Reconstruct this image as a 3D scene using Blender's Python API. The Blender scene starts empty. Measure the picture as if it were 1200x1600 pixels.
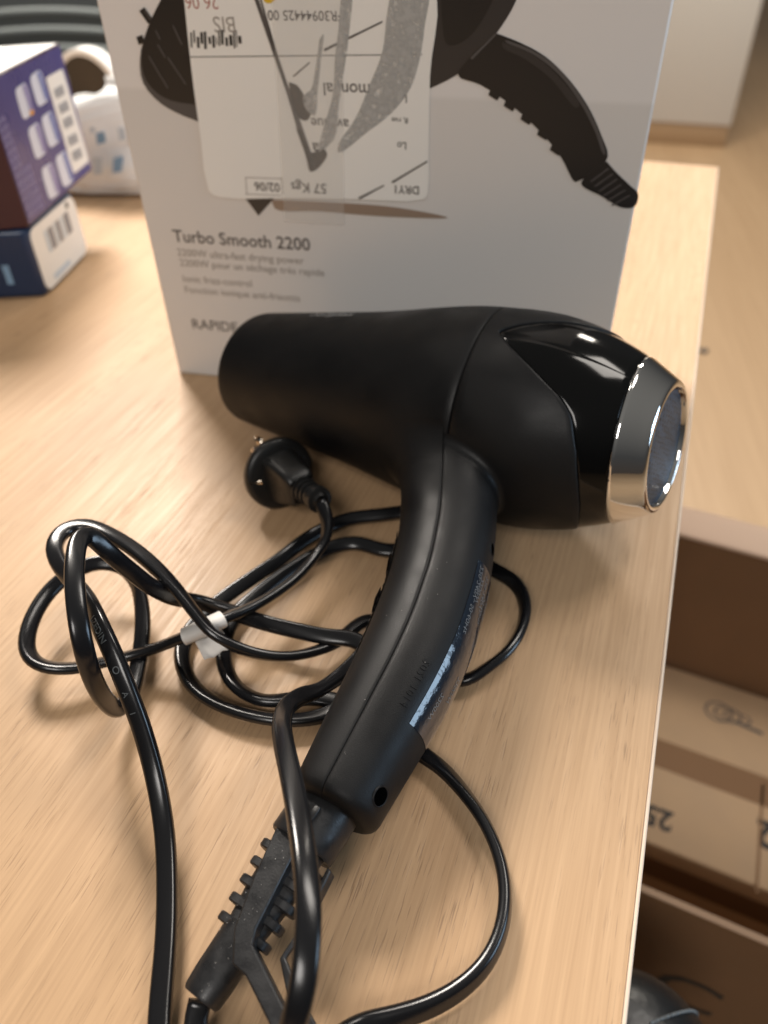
import bpy, math, random
import numpy as np
from mathutils import Matrix, Vector
random.seed(4); rng = np.random.default_rng(4)
SC = bpy.context.scene
COL = SC.collection
V = lambda *p: np.array(p, float)
def unit(a): a = np.asarray(a, float); return a / np.linalg.norm(a)

# ---------------------------------------------------------------- camera
CAM_H = 0.26                                   # lens above the table top (table top is z = 0)
FPX = 1200.0                                   # focal length in pixels of a 1200 x 1600 picture
_n = unit([37, 1384, 1200.0])                  # straight down, seen from the camera (right, down, forward)
_Z = -_n; _Y = unit(V(0, 0, 1) - _n * _n[2]); _X = np.cross(_Y, _Z)
W = np.stack([_X, _Y, _Z]); CAM = V(0, 0, CAM_H)
cd = bpy.data.cameras.new('camera'); cam = bpy.data.objects.new('camera', cd); COL.objects.link(cam)
right, down, fwd = W[:, 0], W[:, 1], W[:, 2]
cam.matrix_world = Matrix(((right[0], -down[0], -fwd[0], 0), (right[1], -down[1], -fwd[1], 0), (right[2], -down[2], -fwd[2], CAM_H), (0, 0, 0, 1)))
cd.sensor_fit = 'VERTICAL'; cd.sensor_height = 34.6; cd.lens = 34.6 * FPX / 1600
cd.clip_start = 0.01; cd.clip_end = 60
cd.dof.use_dof = True; cd.dof.focus_distance = 0.262; cd.dof.aperture_fstop = 7.6
SC.camera = cam
def ray(px, py): return W @ V((px - 600) / FPX, (py - 800) / FPX, 1.0)
def at(px, py, z=0.0):                         # the point at height z on a line of sight
    d = ray(px, py); return CAM + d * ((z - CAM_H) / d[2])

# ---------------------------------------------------------------- world, lamps, exposure
wd = bpy.data.worlds.new('World'); SC.world = wd; wd.use_nodes = True
nt = wd.node_tree; bg = nt.nodes['Background']
tc = nt.nodes.new('ShaderNodeTexCoord'); sx = nt.nodes.new('ShaderNodeSeparateXYZ'); rp = nt.nodes.new('ShaderNodeValToRGB'); mr = nt.nodes.new('ShaderNodeMapRange')
nt.links.new(tc.outputs['Generated'], sx.inputs[0]); nt.links.new(sx.outputs['Z'], mr.inputs[0])
mr.inputs[1].default_value = -1; mr.inputs[2].default_value = 1
nt.links.new(mr.outputs[0], rp.inputs[0]); nt.links.new(rp.outputs[0], bg.inputs[0])
el = rp.color_ramp.elements
el[0].position = 0.3; el[0].color = (.10, .07, .05, 1); el[1].position = 0.9; el[1].color = (.34, .33, .31, 1)
e_ = el.new(0.55); e_.color = (.10, .10, .10, 1)
bg.inputs[1].default_value = 0.48
def lamp(name, loc, target, sx_, sy_, watts, col):
    l = bpy.data.lights.new(name, 'AREA'); l.shape = 'RECTANGLE'; l.size = sx_; l.size_y = sy_; l.energy = watts; l.color = col
    o = bpy.data.objects.new(name, l); COL.objects.link(o); o.location = loc
    o.rotation_euler = (Vector(target) - Vector(loc)).to_track_quat('-Z', 'Y').to_euler()
lamp('ceiling_or_fill_lamp', (-0.55, 1.65, 1.40), (-0.2, 0.5, 0), .5, .5, 58, (1, .92, .83))
lamp('ceiling_or_fill_lamp', (0.95, 0.85, 1.75), (0.05, 0.3, 0), .6, .6, 15, (1, .93, .85))
lamp('ceiling_or_fill_lamp', (1.3, 3.0, 1.7), (1.2, 2.8, 0), .6, .6, 45, (1, .92, .80))  # added fill, brightens the far floor and cabinet
lamp('ceiling_or_fill_lamp', (-0.5, -1.5, 1.85), (0, 0.45, 0.1), .8, .8, 25, (1, .95, .90))  # added fill behind the camera, brightens the front of the product box
lamp('window_light', (2.4, -0.35, 0.75), (0, 0.3, 0), 1.1, 1.0, 26, (.56, .77, 1))
SC.view_settings.view_transform = 'Standard'; SC.view_settings.look = 'None'
SC.view_settings.exposure = 0.0; SC.view_settings.gamma = 1; SC.view_settings.use_curve_mapping = False

# ---------------------------------------------------------------- materials
def mat(name, col, rough=.5, metal=0, spec=.5, bump=0, bscale=400, var=0, vscale=30, coat=0, alpha=1, sheen=0):
    m = bpy.data.materials.new(name); m.use_nodes = True; t = m.node_tree; b = t.nodes['Principled BSDF']
    b.inputs['Base Color'].default_value = (*col, 1); b.inputs['Roughness'].default_value = rough
    b.inputs['Metallic'].default_value = metal; b.inputs['Specular IOR Level'].default_value = spec
    b.inputs['Coat Weight'].default_value = coat; b.inputs['Coat Roughness'].default_value = .08
    b.inputs['Alpha'].default_value = alpha
    g = t.nodes.new('ShaderNodeNewGeometry')
    if bump:
        n = t.nodes.new('ShaderNodeTexNoise'); n.inputs['Scale'].default_value = bscale; n.inputs['Detail'].default_value = 3
        t.links.new(g.outputs['Position'], n.inputs['Vector'])
        bp = t.nodes.new('ShaderNodeBump'); bp.inputs['Strength'].default_value = bump; bp.inputs['Distance'].default_value = .0006
        t.links.new(n.outputs[0], bp.inputs['Height']); t.links.new(bp.outputs[0], b.inputs['Normal'])
    if var:
        n = t.nodes.new('ShaderNodeTexNoise'); n.inputs['Scale'].default_value = vscale; n.inputs['Detail'].default_value = 5
        t.links.new(g.outputs['Position'], n.inputs['Vector'])
        r = t.nodes.new('ShaderNodeMapRange'); r.inputs[1].default_value = .3; r.inputs[2].default_value = .7
        r.inputs[3].default_value = max(.02, rough - var); r.inputs[4].default_value = min(1, rough + var)
        t.links.new(n.outputs[0], r.inputs[0]); t.links.new(r.outputs[0], b.inputs['Roughness'])
        mx = t.nodes.new('ShaderNodeMix'); mx.data_type = 'RGBA'
        mx.inputs[6].default_value = (*[c * (1 - var) for c in col], 1); mx.inputs[7].default_value = (*[min(1, c * (1 + var)) for c in col], 1)
        t.links.new(n.outputs[0], mx.inputs[0]); t.links.new(mx.outputs[2], b.inputs['Base Color'])
    return m
def wood(name, ang, c1, c2, pore, rough, scale=1.0, porefac=.5):
    m = bpy.data.materials.new(name); m.use_nodes = True; t = m.node_tree; b = t.nodes['Principled BSDF']; N = t.nodes.new; L = t.links.new
    g = N('ShaderNodeNewGeometry'); mp = N('ShaderNodeMapping'); mp.inputs['Rotation'].default_value = (0, 0, ang)
    L(g.outputs['Position'], mp.inputs[0])
    def noise(sc, det, dist, stretch):
        s = N('ShaderNodeMapping'); s.inputs['Scale'].default_value = (1, stretch, 1); L(mp.outputs[0], s.inputs[0])
        n = N('ShaderNodeTexNoise'); n.inputs['Scale'].default_value = sc * scale; n.inputs['Detail'].default_value = det; n.inputs['Distortion'].default_value = dist
        L(s.outputs[0], n.inputs[0]); return n.outputs[0]
    big = noise(30, 4, .6, .06); fine = noise(640, 4, .3, .022); po = noise(1700, 2, .1, .038); mask = noise(45, 3, .3, .08)
    a = N('ShaderNodeMix'); a.data_type = 'RGBA'; a.inputs[6].default_value = (*c1, 1); a.inputs[7].default_value = (*c2, 1)
    rr = N('ShaderNodeMapRange'); rr.inputs[1].default_value = .25; rr.inputs[2].default_value = .75; rr.inputs[3].default_value = .25; rr.inputs[4].default_value = .75; L(big, rr.inputs[0])
    ro = N('ShaderNodeMapRange'); ro.inputs[1].default_value = .3; ro.inputs[2].default_value = .7; ro.inputs[3].default_value = rough - .06; ro.inputs[4].default_value = rough + .08; L(fine, ro.inputs[0]); L(ro.outputs[0], b.inputs['Roughness'])
    ad = N('ShaderNodeMath'); ad.operation = 'MULTIPLY_ADD'; L(fine, ad.inputs[0]); ad.inputs[1].default_value = 1.3; L(rr.outputs[0], ad.inputs[2])
    s2 = N('ShaderNodeMath'); s2.operation = 'SUBTRACT'; L(ad.outputs[0], s2.inputs[0]); s2.inputs[1].default_value = .65; s2.use_clamp = True
    L(s2.outputs[0], a.inputs[0])
    pr = N('ShaderNodeMapRange'); pr.inputs[1].default_value = .585; pr.inputs[2].default_value = .68; L(po, pr.inputs[0])
    pm = N('ShaderNodeMapRange'); pm.inputs[1].default_value = .42; pm.inputs[2].default_value = .62; L(mask, pm.inputs[0])
    pmul = N('ShaderNodeMath'); pmul.operation = 'MULTIPLY'; L(pr.outputs[0], pmul.inputs[0]); L(pm.outputs[0], pmul.inputs[1])
    pf = N('ShaderNodeMath'); pf.operation = 'MULTIPLY'; L(pmul.outputs[0], pf.inputs[0]); pf.inputs[1].default_value = porefac
    c = N('ShaderNodeMix'); c.data_type = 'RGBA'; L(pf.outputs[0], c.inputs[0]); L(a.outputs[2], c.inputs[6]); c.inputs[7].default_value = (*pore, 1)
    L(c.outputs[2], b.inputs['Base Color']); b.inputs['Specular IOR Level'].default_value = .45
    bp = N('ShaderNodeBump'); bp.inputs['Strength'].default_value = .25; bp.inputs['Distance'].default_value = .0003; bp.invert = True
    L(pmul.outputs[0], bp.inputs['Height']); L(bp.outputs[0], b.inputs['Normal'])
    return m
TABLE_ANG = math.radians(20.9)                 # the table's long edge runs this far right of the viewing direction
M = dict(
 matte=mat('matte_black_plastic', (.0065, .0065, .007), .50, spec=.26, bump=.14, bscale=2400, var=.15, vscale=34),
 gloss=mat('gloss_black_plastic', (.003, .003, .003), .09, spec=.3),
 chrome=mat('chrome', (.86, .85, .83), .05, 1, bump=.02, bscale=60),
 dark=mat('black_inside', (.006, .006, .006), .7),
 mesh=mat('intake_mesh', (.07, .14, .23), .34, .9, bump=.9, bscale=1600),
 cord=mat('black_pvc_cord', (.007, .007, .008), .22),
 relief=mat('black_rubber', (.013, .013, .014), .42, bump=.12, bscale=1500, var=.15, vscale=200),
 plug=mat('black_plug_plastic', (.010, .010, .010), .38, bump=.06, bscale=900),
 pin=mat('nickel_pin', (.72, .62, .50), .22, 1),
 tag=mat('white_paper_tag', (.72, .69, .65), .55, bump=.1, bscale=250),
 sticker=mat('rating_sticker', (.012, .018, .028), .13, bump=1.0, bscale=170, coat=.6),
 emboss=mat('pale_print', (.15, .155, .16), .4),
 cordmark=mat('cord_emboss', (.10, .11, .115), .3),
 printgrey=mat('logo_grey', (.40, .40, .40), .35),
 dust=mat('dust_speck', (.45, .43, .40), .8),
 wood=wood('oak_laminate', TABLE_ANG, (.58, .378, .215), (.415, .255, .135), (.13, .07, .034), .48),
 band=mat('edge_band_cream', (.70, .57, .45), .42),
 floor=wood('floor_laminate', math.radians(10), (.50, .34, .20), (.38, .245, .135), (.2, .12, .06), .42, .22, .2),
 under=mat('table_underside', (.30, .22, .15), .7),
 steel=mat('grey_leg', (.30, .30, .31), .4, .7),
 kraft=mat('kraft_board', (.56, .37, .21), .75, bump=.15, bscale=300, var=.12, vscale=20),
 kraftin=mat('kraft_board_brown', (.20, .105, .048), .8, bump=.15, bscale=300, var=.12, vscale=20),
 kraftedge=mat('kraft_edge', (.30, .19, .115), .8),
 flap=mat('kraft_flap', (.66, .47, .34), .8),
 tape=mat('brown_parcel_tape', (.27, .15, .075), .7, spec=.2),
 hole=mat('hole_shade_black', (.001, .001, .001), .9, spec=0),
 ink=mat('black_ink', (.02, .017, .015), .6),
 inkgrey=mat('grey_ink', (.09, .08, .075), .6),
 inklight=mat('light_grey_ink', (.33, .30, .27), .6),
 inkpic=mat('printed_black', (.020, .018, .017), .32),
 inkpic2=mat('printed_charcoal', (.040, .036, .034), .32),
 inkbrown=mat('printed_brown_shadow', (.30, .22, .165), .35),
 label=mat('white_label', (.86, .85, .81), .42, bump=.12, bscale=60),
 handwrit=mat('red_pen', (.42, .16, .13), .6),
 yellow=mat('yellow_spot', (.75, .50, .02), .5),
 white=mat('white_board', (.80, .79, .76), .5),
 whitep=mat('white_plastic', (.90, .90, .88), .3, bump=.3, bscale=60),
 cabinet=mat('white_cabinet', (.74, .71, .65), .55),
 plinth=mat('oak_plinth', (.44, .29, .16), .5),
 purple=mat('purple_board', (.055, .05, .20), .28, var=.2, vscale=14),
 maroon=mat('maroon_board', (.05, .014, .022), .35),
 navy=mat('navy_board', (.010, .030, .085), .3),
 card=mat('printed_card_white', (.62, .66, .78), .35), cardblue=mat('printed_card_blue', (.16, .20, .45), .35),
 lilac=mat('printed_lilac', (.26, .24, .46), .4), orange=mat('printed_orange', (.75, .35, .05), .4),
 blue=mat('blue_print', (.22, .38, .58), .4), paleblue=mat('pale_blue_print', (.52, .60, .68), .4),
 bargrey=mat('barcode_grey', (.25, .25, .27), .5),
 cup=mat('grey_cup', (.50, .54, .52), .4), chair=mat('black_chair_fabric', (.10, .105, .10), .75, bump=.3, bscale=700),
 chairgrey=mat('grey_chair_piping', (.22, .24, .23), .6), leather=mat('black_leather', (.010, .011, .012), .36, bump=.5, bscale=260),
 stitch=mat('grey_thread', (.16, .18, .19), .8),
)
def perforate(m, scale):                       # fine round holes punched in the intake screen
    t = m.node_tree; b = t.nodes['Principled BSDF']; g = t.nodes.new('ShaderNodeNewGeometry'); vn = t.nodes.new('ShaderNodeTexVoronoi'); vn.inputs['Scale'].default_value = scale; vn.inputs['Randomness'].default_value = .15
    r = t.nodes.new('ShaderNodeMapRange'); r.inputs[1].default_value = .28; r.inputs[2].default_value = .42; mx = t.nodes.new('ShaderNodeMix'); mx.data_type = 'RGBA'
    mx.inputs[6].default_value = (.004, .005, .007, 1); mx.inputs[7].default_value = b.inputs['Base Color'].default_value
    t.links.new(g.outputs['Position'], vn.inputs['Vector']); t.links.new(vn.outputs['Distance'], r.inputs[0]); t.links.new(r.outputs[0], mx.inputs[0]); t.links.new(mx.outputs[2], b.inputs['Base Color'])
perforate(M['mesh'], 430)
def tapemat():
    m = mat('scuffed_clear_tape', (.50, .50, .485), .4); t = m.node_tree; b = t.nodes['Principled BSDF']
    g = t.nodes.new('ShaderNodeNewGeometry'); n = t.nodes.new('ShaderNodeTexNoise'); n.inputs['Scale'].default_value = 260; n.inputs['Detail'].default_value = 6
    r = t.nodes.new('ShaderNodeMapRange'); r.inputs[1].default_value = .3; r.inputs[2].default_value = .62; r.inputs[3].default_value = .15; r.inputs[4].default_value = .85
    t.links.new(g.outputs['Position'], n.inputs[0]); t.links.new(n.outputs[0], r.inputs[0]); t.links.new(r.outputs[0], b.inputs['Alpha']); return m
M['scuff'] = tapemat()
M['clear'] = mat('clear_tape', (.75, .74, .71), .12, alpha=.22, spec=.8)
def cartonmat(base, e, z0):
    # the printed carton: a paler backdrop above a printed horizon line
    m = mat('printed_carton', (.5, .5, .5), .30, spec=.4); t = m.node_tree; b = t.nodes['Principled BSDF']; N = t.nodes.new; L = t.links.new
    g = N('ShaderNodeNewGeometry'); s = N('ShaderNodeSeparateXYZ'); L(g.outputs['Position'], s.inputs[0])
    r = N('ShaderNodeMapRange'); r.inputs[1].default_value = z0 - .0012; r.inputs[2].default_value = z0 + .0012; L(s.outputs['Z'], r.inputs[0])
    mx = N('ShaderNodeMix'); mx.data_type = 'RGBA'; mx.inputs[6].default_value = (.70, .675, .645, 1); mx.inputs[7].default_value = (.78, .755, .73, 1)
    L(r.outputs[0], mx.inputs[0]); L(mx.outputs[2], b.inputs['Base Color']); return m
M['carton'] = cartonmat(None, None, .1685)

# ---------------------------------------------------------------- object helpers
def tagp(o, label=None, cat=None, group=None, kind=None):
    for k, v in (('label', label), ('category', cat), ('group', group), ('kind', kind)):
        if v: o[k] = v
    return o
def thing(name, loc, label, cat, group=None):
    o = bpy.data.objects.new(name, None); COL.objects.link(o); o.location = loc; o.empty_display_size = .02
    return tagp(o, label, cat, group)
def wloc(o):
    p = V(0, 0, 0)
    while o is not None: p = p + V(*o.location); o = o.parent
    return p
def obj(name, verts, faces, m, parent=None, smooth=True, bevel=0, sub=0, seg=2, autosm=None):
    verts = np.asarray(verts, float); c = verts.mean(0)
    me = bpy.data.meshes.new(name); me.from_pydata((verts - c).tolist(), [], [list(map(int, f)) for f in faces]); me.update()
    me.materials.append(M[m] if isinstance(m, str) else m)
    o = bpy.data.objects.new(name, me); COL.objects.link(o)
    if smooth: me.polygons.foreach_set('use_smooth', [True] * len(me.polygons))
    if smooth and autosm: me.set_sharp_from_angle(angle=math.radians(autosm))
    o.location = c - (wloc(parent) if parent else 0)
    if parent: o.parent = parent
    if bevel:
        b = o.modifiers.new('bevel', 'BEVEL'); b.width = bevel; b.segments = seg; b.limit_method = 'ANGLE'
    if sub: s = o.modifiers.new('subdivision', 'SUBSURF'); s.levels = s.render_levels = sub
    return o
def merge(parts):
    vs, fs, k = [], [], 0
    for v, f in parts:
        vs.append(np.asarray(v, float)); fs += [[i + k for i in q] for q in f]; k += len(v)
    return np.concatenate(vs), fs
def box_vf(o, x, y, z):                        # corner, three edge vectors
    o, x, y, z = map(lambda q: np.asarray(q, float), (o, x, y, z))
    v = [o, o + x, o + x + y, o + y, o + z, o + x + z, o + x + y + z, o + y + z]
    f = [(3, 2, 1, 0), (4, 5, 6, 7), (0, 1, 5, 4), (1, 2, 6, 5), (2, 3, 7, 6), (3, 0, 4, 7)]
    if np.dot(np.cross(x, y), z) < 0: f = [tuple(reversed(q)) for q in f]
    return v, f
def grid(P, cu=False, cv=False):               # P[i][j] -> verts, quads ; cu closes i, cv closes j
    P = np.asarray(P, float); n, m = P.shape[:2]; f = []
    for i in range(n if cu else n - 1):
        for j in range(m if cv else m - 1):
            a, b, c, d = i * m + j, ((i + 1) % n) * m + j, ((i + 1) % n) * m + (j + 1) % m, i * m + (j + 1) % m
            f.append((a, b, c, d))
    return P.reshape(-1, 3), f
def cap(v, f, idx): return v, f + [list(idx)]
def prism(pts, nrm, d0, d1):                   # polygon of 3D points, extruded along nrm
    p = np.asarray(pts, float); n = len(p); a = p + nrm * d0; b = p + nrm * d1
    area = np.zeros(3)
    for i in range(n): area += np.cross(p[i], p[(i + 1) % n])
    if np.dot(area, nrm) * (d1 - d0) < 0: a, b = a[::-1], b[::-1]
    v = np.concatenate([a, b]); f = [list(range(n))[::-1], list(range(n, 2 * n))] + [[i, (i + 1) % n, n + (i + 1) % n, n + i] for i in range(n)]
    return v, f
def rod(p0, p1, r0, r1=None, n=16, endcap=True, rings=None):
    p0, p1 = np.asarray(p0, float), np.asarray(p1, float); r1 = r0 if r1 is None else r1
    d = unit(p1 - p0); x = unit(np.cross(d, V(.3, .5, .8))); y = np.cross(d, x); L = np.linalg.norm(p1 - p0)
    rings = rings or [(0, r0), (1, r1)]
    P = [[p0 + d * L * s + r * (x * math.cos(k * 2 * math.pi / n) + y * math.sin(k * 2 * math.pi / n)) for k in range(n)] for s, r in rings]
    v, f = grid(P, False, True); f = [q[::-1] for q in f]
    if endcap: f = f + [list(range(n))[::-1], list(range((len(rings) - 1) * n, len(rings) * n))]
    f = [list(reversed(q)) for q in f[:-2]] + f[-2:] if endcap else [list(reversed(q)) for q in f]
    return v, f
def catmull(P, step):
    P = np.asarray(P, float); out = []
    for i in range(len(P) - 1):
        p0 = P[max(i - 1, 0)]; p1 = P[i]; p2 = P[i + 1]; p3 = P[min(i + 2, len(P) - 1)]
        d = lambda a, b: max(np.linalg.norm((a - b)[:3]) ** .5, 1e-5)
        t0 = 0; t1 = t0 + d(p0, p1); t2 = t1 + d(p1, p2); t3 = t2 + d(p2, p3)
        n = max(2, int(np.linalg.norm((p2 - p1)[:3]) / step))
        for k in range(n):
            t = t1 + (t2 - t1) * k / n
            A1 = (t1 - t) / (t1 - t0) * p0 + (t - t0) / (t1 - t0) * p1; A2 = (t2 - t) / (t2 - t1) * p1 + (t - t1) / (t2 - t1) * p2
            A3 = (t3 - t) / (t3 - t2) * p2 + (t - t2) / (t3 - t2) * p3
            B1 = (t2 - t) / (t2 - t0) * A1 + (t - t0) / (t2 - t0) * A2; B2 = (t3 - t) / (t3 - t1) * A2 + (t - t1) / (t3 - t1) * A3
            out.append((t2 - t) / (t2 - t1) * B1 + (t - t1) / (t2 - t1) * B2)
    out.append(P[-1]); return np.array(out)
def text_vf(s, size, depth=0.0, bold=0.0, res=3):  # letters as a mesh in their own plane
    cu = bpy.data.curves.new('lettering', 'FONT'); cu.body = s; cu.size = size; cu.extrude = depth; cu.offset = bold; cu.resolution_u = res
    o = bpy.data.objects.new('lettering', cu); COL.objects.link(o)
    bpy.context.view_layer.update()
    me = bpy.data.meshes.new_from_object(o.evaluated_get(bpy.context.evaluated_depsgraph_get()))
    v = np.array([q.co[:] for q in me.vertices]); f = [list(p.vertices) for p in me.polygons]
    bpy.data.objects.remove(o); bpy.data.curves.remove(cu); bpy.data.meshes.remove(me)
    return v, f

# ---------------------------------------------------------------- the setting
FLOOR = -.74
v, f = grid([[V(x, y, FLOOR) for y in (-3, 0, 3, 9)] for x in (-6, -2, 2, 6)]); f = [q[::-1] for q in f]
v, f = grid([[V(x, y, FLOOR) for x in (-6, -2, 2, 6)] for y in (-3, 0, 3, 9)]); f = [q[::-1] for q in f]
tagp(obj('floor', v, f, 'floor', smooth=False), kind='structure')

# table: right edge and far edge meet at the far right corner
ex = V(math.cos(TABLE_ANG), -math.sin(TABLE_ANG), 0); ey = V(math.sin(TABLE_ANG), math.cos(TABLE_ANG), 0); ez = V(0, 0, 1)
corner = at(1123, 261)
tb = thing('table', corner - ex * .8 - ey * .9 + ez * FLOOR, 'pale oak laminate table top with cream edge, under the hair dryer', 'table')
TW, TD, B = 1.5, 1.7, .0016
v, f = box_vf(corner - ex * TW - ey * TD + ex * B + ey * B - ez * .025, ex * (TW - 2 * B), ey * (TD - 2 * B), ez * .025)
obj('table_top', v, f, 'wood', tb, False)
for name_, o_, x_, y_ in (('a', corner - ex * (B - .0001) - ey * TD, ex * (B - .0001), ey * TD), ('b', corner - ex * TW - ey * (B - .0001), ex * (TW - B), ey * (B - .0001)),
                  ('c', corner - ex * TW - ey * TD, ex * (B - .0001), ey * (TD - B)), ('d', corner - ex * (TW - B) - ey * TD, ex * (TW - 2 * B), ey * (B - .0001))):
    v, f = box_vf(o_ - ez * .0251, x_, y_, ez * .0250); obj('edge_band', v, f, 'band', tb, True, bevel=.0006)
for a_, b_ in ((.12, .12), (TW - .12, .12), (.12, TD - .12), (TW - .12, TD - .12)):
    v, f = box_vf(corner - ex * (a_ + .03) - ey * (b_ + .03) + ez * FLOOR, ex * .06, ey * .06, ez * (-FLOOR - .0255)); obj('leg', v, f, 'steel', tb, True, bevel=.004)
# specks and crumbs lying on the wood
# ---------------------------------------------------------------- hair dryer
O = V(-.0667, .3813, .0389); th, ph = .5277, .0893
A_ = V(math.cos(th) * math.cos(ph), -math.sin(th) * math.cos(ph), math.sin(ph)); U_ = unit(np.cross(ez, A_)); V_ = np.cross(A_, U_)
rr_ = math.radians(9.5); Hd = -U_ * math.cos(rr_) - V_ * math.sin(rr_); NU = -np.cross(A_, Hd)     # handle direction, upward side
dry = thing('hair_dryer', (.07, .30, 0), 'matte black hair dryer with chrome rear ring, lying on its side on the table', 'hair dryer')
TS = np.array([0, .0687, .1374, .17215, .2069, .2223]); RS = np.array([.0309, .0399, .0502, .0493, .0380, .0292]); MS = np.gradient(RS, TS)
def rad(t):
    i = int(np.clip(np.searchsorted(TS, t) - 1, 0, len(TS) - 2)); h = TS[i + 1] - TS[i]; s = (t - TS[i]) / h
    return (2 * s**3 - 3 * s**2 + 1) * RS[i] + (s**3 - 2 * s**2 + s) * h * MS[i] + (-2 * s**3 + 3 * s**2) * RS[i + 1] + (s**3 - s**2) * h * MS[i + 1]
KT = [0, .1374, .2069, .2223]; KU = [.21, -.028, .003, .069]; KV = [.003, .051, -.019, -.086]
def S(t, al, dr=0.0, R=None):
    c, s = math.cos(al), math.sin(al); r = (rad(t) if R is None else R) + dr; ku = np.interp(t, KT, KU); kv = np.interp(t, KT, KV)
    return O + A_ * (t + r * (ku * c + kv * s)) + r * (c * U_ + s * V_)
NA = 96; AL = [k * 2 * math.pi / NA for k in range(NA)]
TSEAM = .1374
# barrel with a rolled nozzle lip and hollow throat
prof = [(.045, None, -.0045), (.02, None, -.0035), (.004, None, -.0026), (.0006, None, -.0018), (0, None, -.0010), (.0006, None, -.0003), (.002, None, 0)]
prof += [(t, None, 0) for t in np.linspace(.006, TSEAM - .0009, 40)] + [(TSEAM - .0003, None, -.0004), (TSEAM, None, -.0012)]
v, f = grid([[S(t, a, d) for a in AL] for t, _, d in prof], False, True); f = [q[::-1] for q in f]
barrel = obj('barrel', v, f, 'matte', dry)
v, f = grid([[S(.04, a, 0, R=r) for a in AL[::3]] for r in (.022, .012, .002)], False, True); obj('nozzle_grille', v, f, 'dark', dry)
for k in range(6):
    a0 = k * math.pi / 6
    v, f = rod(S(.036, a0, 0, R=.0222), S(.036, a0 + math.pi, 0, R=.0222), .0009, n=8); obj('nozzle_bar', v, f, 'dark', dry)
# rear housing: matte shell with a pointed notch on each side that the gloss panel fills
ND = [0, 3, 8, 14, 20, 30, 38, 56, 75, 90]; NTT = [.1455, .1476, .1527, .1605, .1690, .1830, .1892, .1938, .1960, .1968]
def tb_(al):
    d = (math.degrees(al) - 102) % 360; d = min(d, 360 - d)
    if d > 90: d = 180 - d
    return float(np.interp(d, ND, NTT))
fine = sorted(set(AL + [math.radians(102 + s * k + q) for q in (0, 180) for s in (-1, 1) for k in (.5, 1.2, 2, 3, 4.5, 6)]))
fine = sorted([a % (2 * math.pi) for a in fine])
rows = [(None, TSEAM, -.0012), (None, TSEAM + .0003, -.0004), (None, TSEAM + .0009, 0)]
P = [[S(t, a, d) for a in fine] for _, t, d in rows]
for s in np.linspace(.08, 1, 22): P.append([S(TSEAM + .0009 + (tb_(a) - .0006 - TSEAM - .0009) * s, a) for a in fine])
P.append([S(tb_(a) - .0001, a, -.0003) for a in fine]); P.append([S(tb_(a) + .0001, a, -.0014) for a in fine])
v, f = grid(P, False, True); f = [q[::-1] for q in f]; obj('rear_housing', v, f, 'matte', dry, autosm=50)
P = [[S(tb_(a) - .002, a, -.0022) for a in fine], [S(tb_(a) + .0002, a, -.0009) for a in fine]]
for s in np.linspace(.04, 1, 18): P.append([S(tb_(a) + (.2065 - tb_(a)) * s, a, -.0007) for a in fine])
P.append([S(.2069, a, -.0016) for a in fine])
v, f = grid(P, False, True); f = [q[::-1] for q in f]; obj('gloss_panel', v, f, 'gloss', dry)
# chrome ring, flat facet, thin lip, sloped inside
cp = [(.2062, -.0020), (.2069, -.0006), (.2074, 0)] + [(t, 0) for t in np.linspace(.209, .2210, 8)] + [(.2218, -.0001), (.2223, -.0005), (.2225, -.0014), (.2223, -.0026), (.2217, -.0031), (.2206, -.0040), (.2170, -.0090)]
v, f = grid([[S(t, a, d) for a in AL] for t, d in cp], False, True); f = [q[::-1] for q in f]
ring = obj('chrome_ring', v, f, 'chrome', dry)
v, f = grid([[S(.2206 + .0006 * (r < .02), a, 0, R=r) for a in AL[::2]] for r in (.0258, .0245, .019, .011, .00003)], False, True); f = [q[::-1] for q in f]
flt = obj('intake_filter', v, f, 'mesh', dry)
# lettering near the top of the barrel
v, f = text_vf('babyliss', .0085)
wv = [S(.073 - .030 + x[0] * 1.25, math.radians(80) - x[1] / .036, .00012) for x in v]
wv = [S(.036 + x[0], math.radians(86) - x[1] / .033, .00015) for x in v]
obj('logo_print', wv, f, 'printgrey', dry, False)

# handle
HK = np.array([.026, .034, .045, .055, .079, .1031, .1288, .1481, .1685, .1879, .203]); HT = np.array([.131, .1335, .138, .1425, .1526, .160, .1647, .1662, .1665, .1667, .1669])
HW = np.array([.066, .055, .0465, .0425, .0402, .0400, .0398, .0382, .0355, .0322, .0298]); HN = np.array([.026, .0240, .0212, .0198, .0187, .0186, .0184, .018, .0172, .0163, .0155])
# smooth the tables
hs = np.linspace(.026, .203, 120)
def sm(y):
    q = np.interp(hs, HK, y); k = np.ones(11) / 11; p = np.concatenate([np.full(5, q[0]) , q, np.full(5, q[-1])])
    p[:5] = 2 * q[0] - q[5:0:-1]; p[-5:] = 2 * q[-1] - q[-2:-7:-1]; return np.convolve(p, k, 'valid')
sT, sW, sN = sm(HT), sm(HW), sm(HN)
HEND = .1995
def handle(s, fdeg, off=0.0, send=None):
    t = np.interp(s, hs, sT); w = np.interp(s, hs, sW) / 2 + off; n = np.interp(s, hs, sN) + off
    dt = (np.interp(s + .004, hs, sT) - np.interp(s - .004, hs, sT)) / .008; L = math.hypot(1, dt)
    fa = math.radians(fdeg); e = 2 / 2.3; c = math.copysign(abs(math.cos(fa)) ** e, math.cos(fa)); q = math.copysign(abs(math.sin(fa)) ** e, math.sin(fa))
    ss = s if send is None else send
    return O + (t + w * c / L) * A_ + (ss - w * c * dt / L) * Hd + n * q * NU
SEAM = 91
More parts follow.
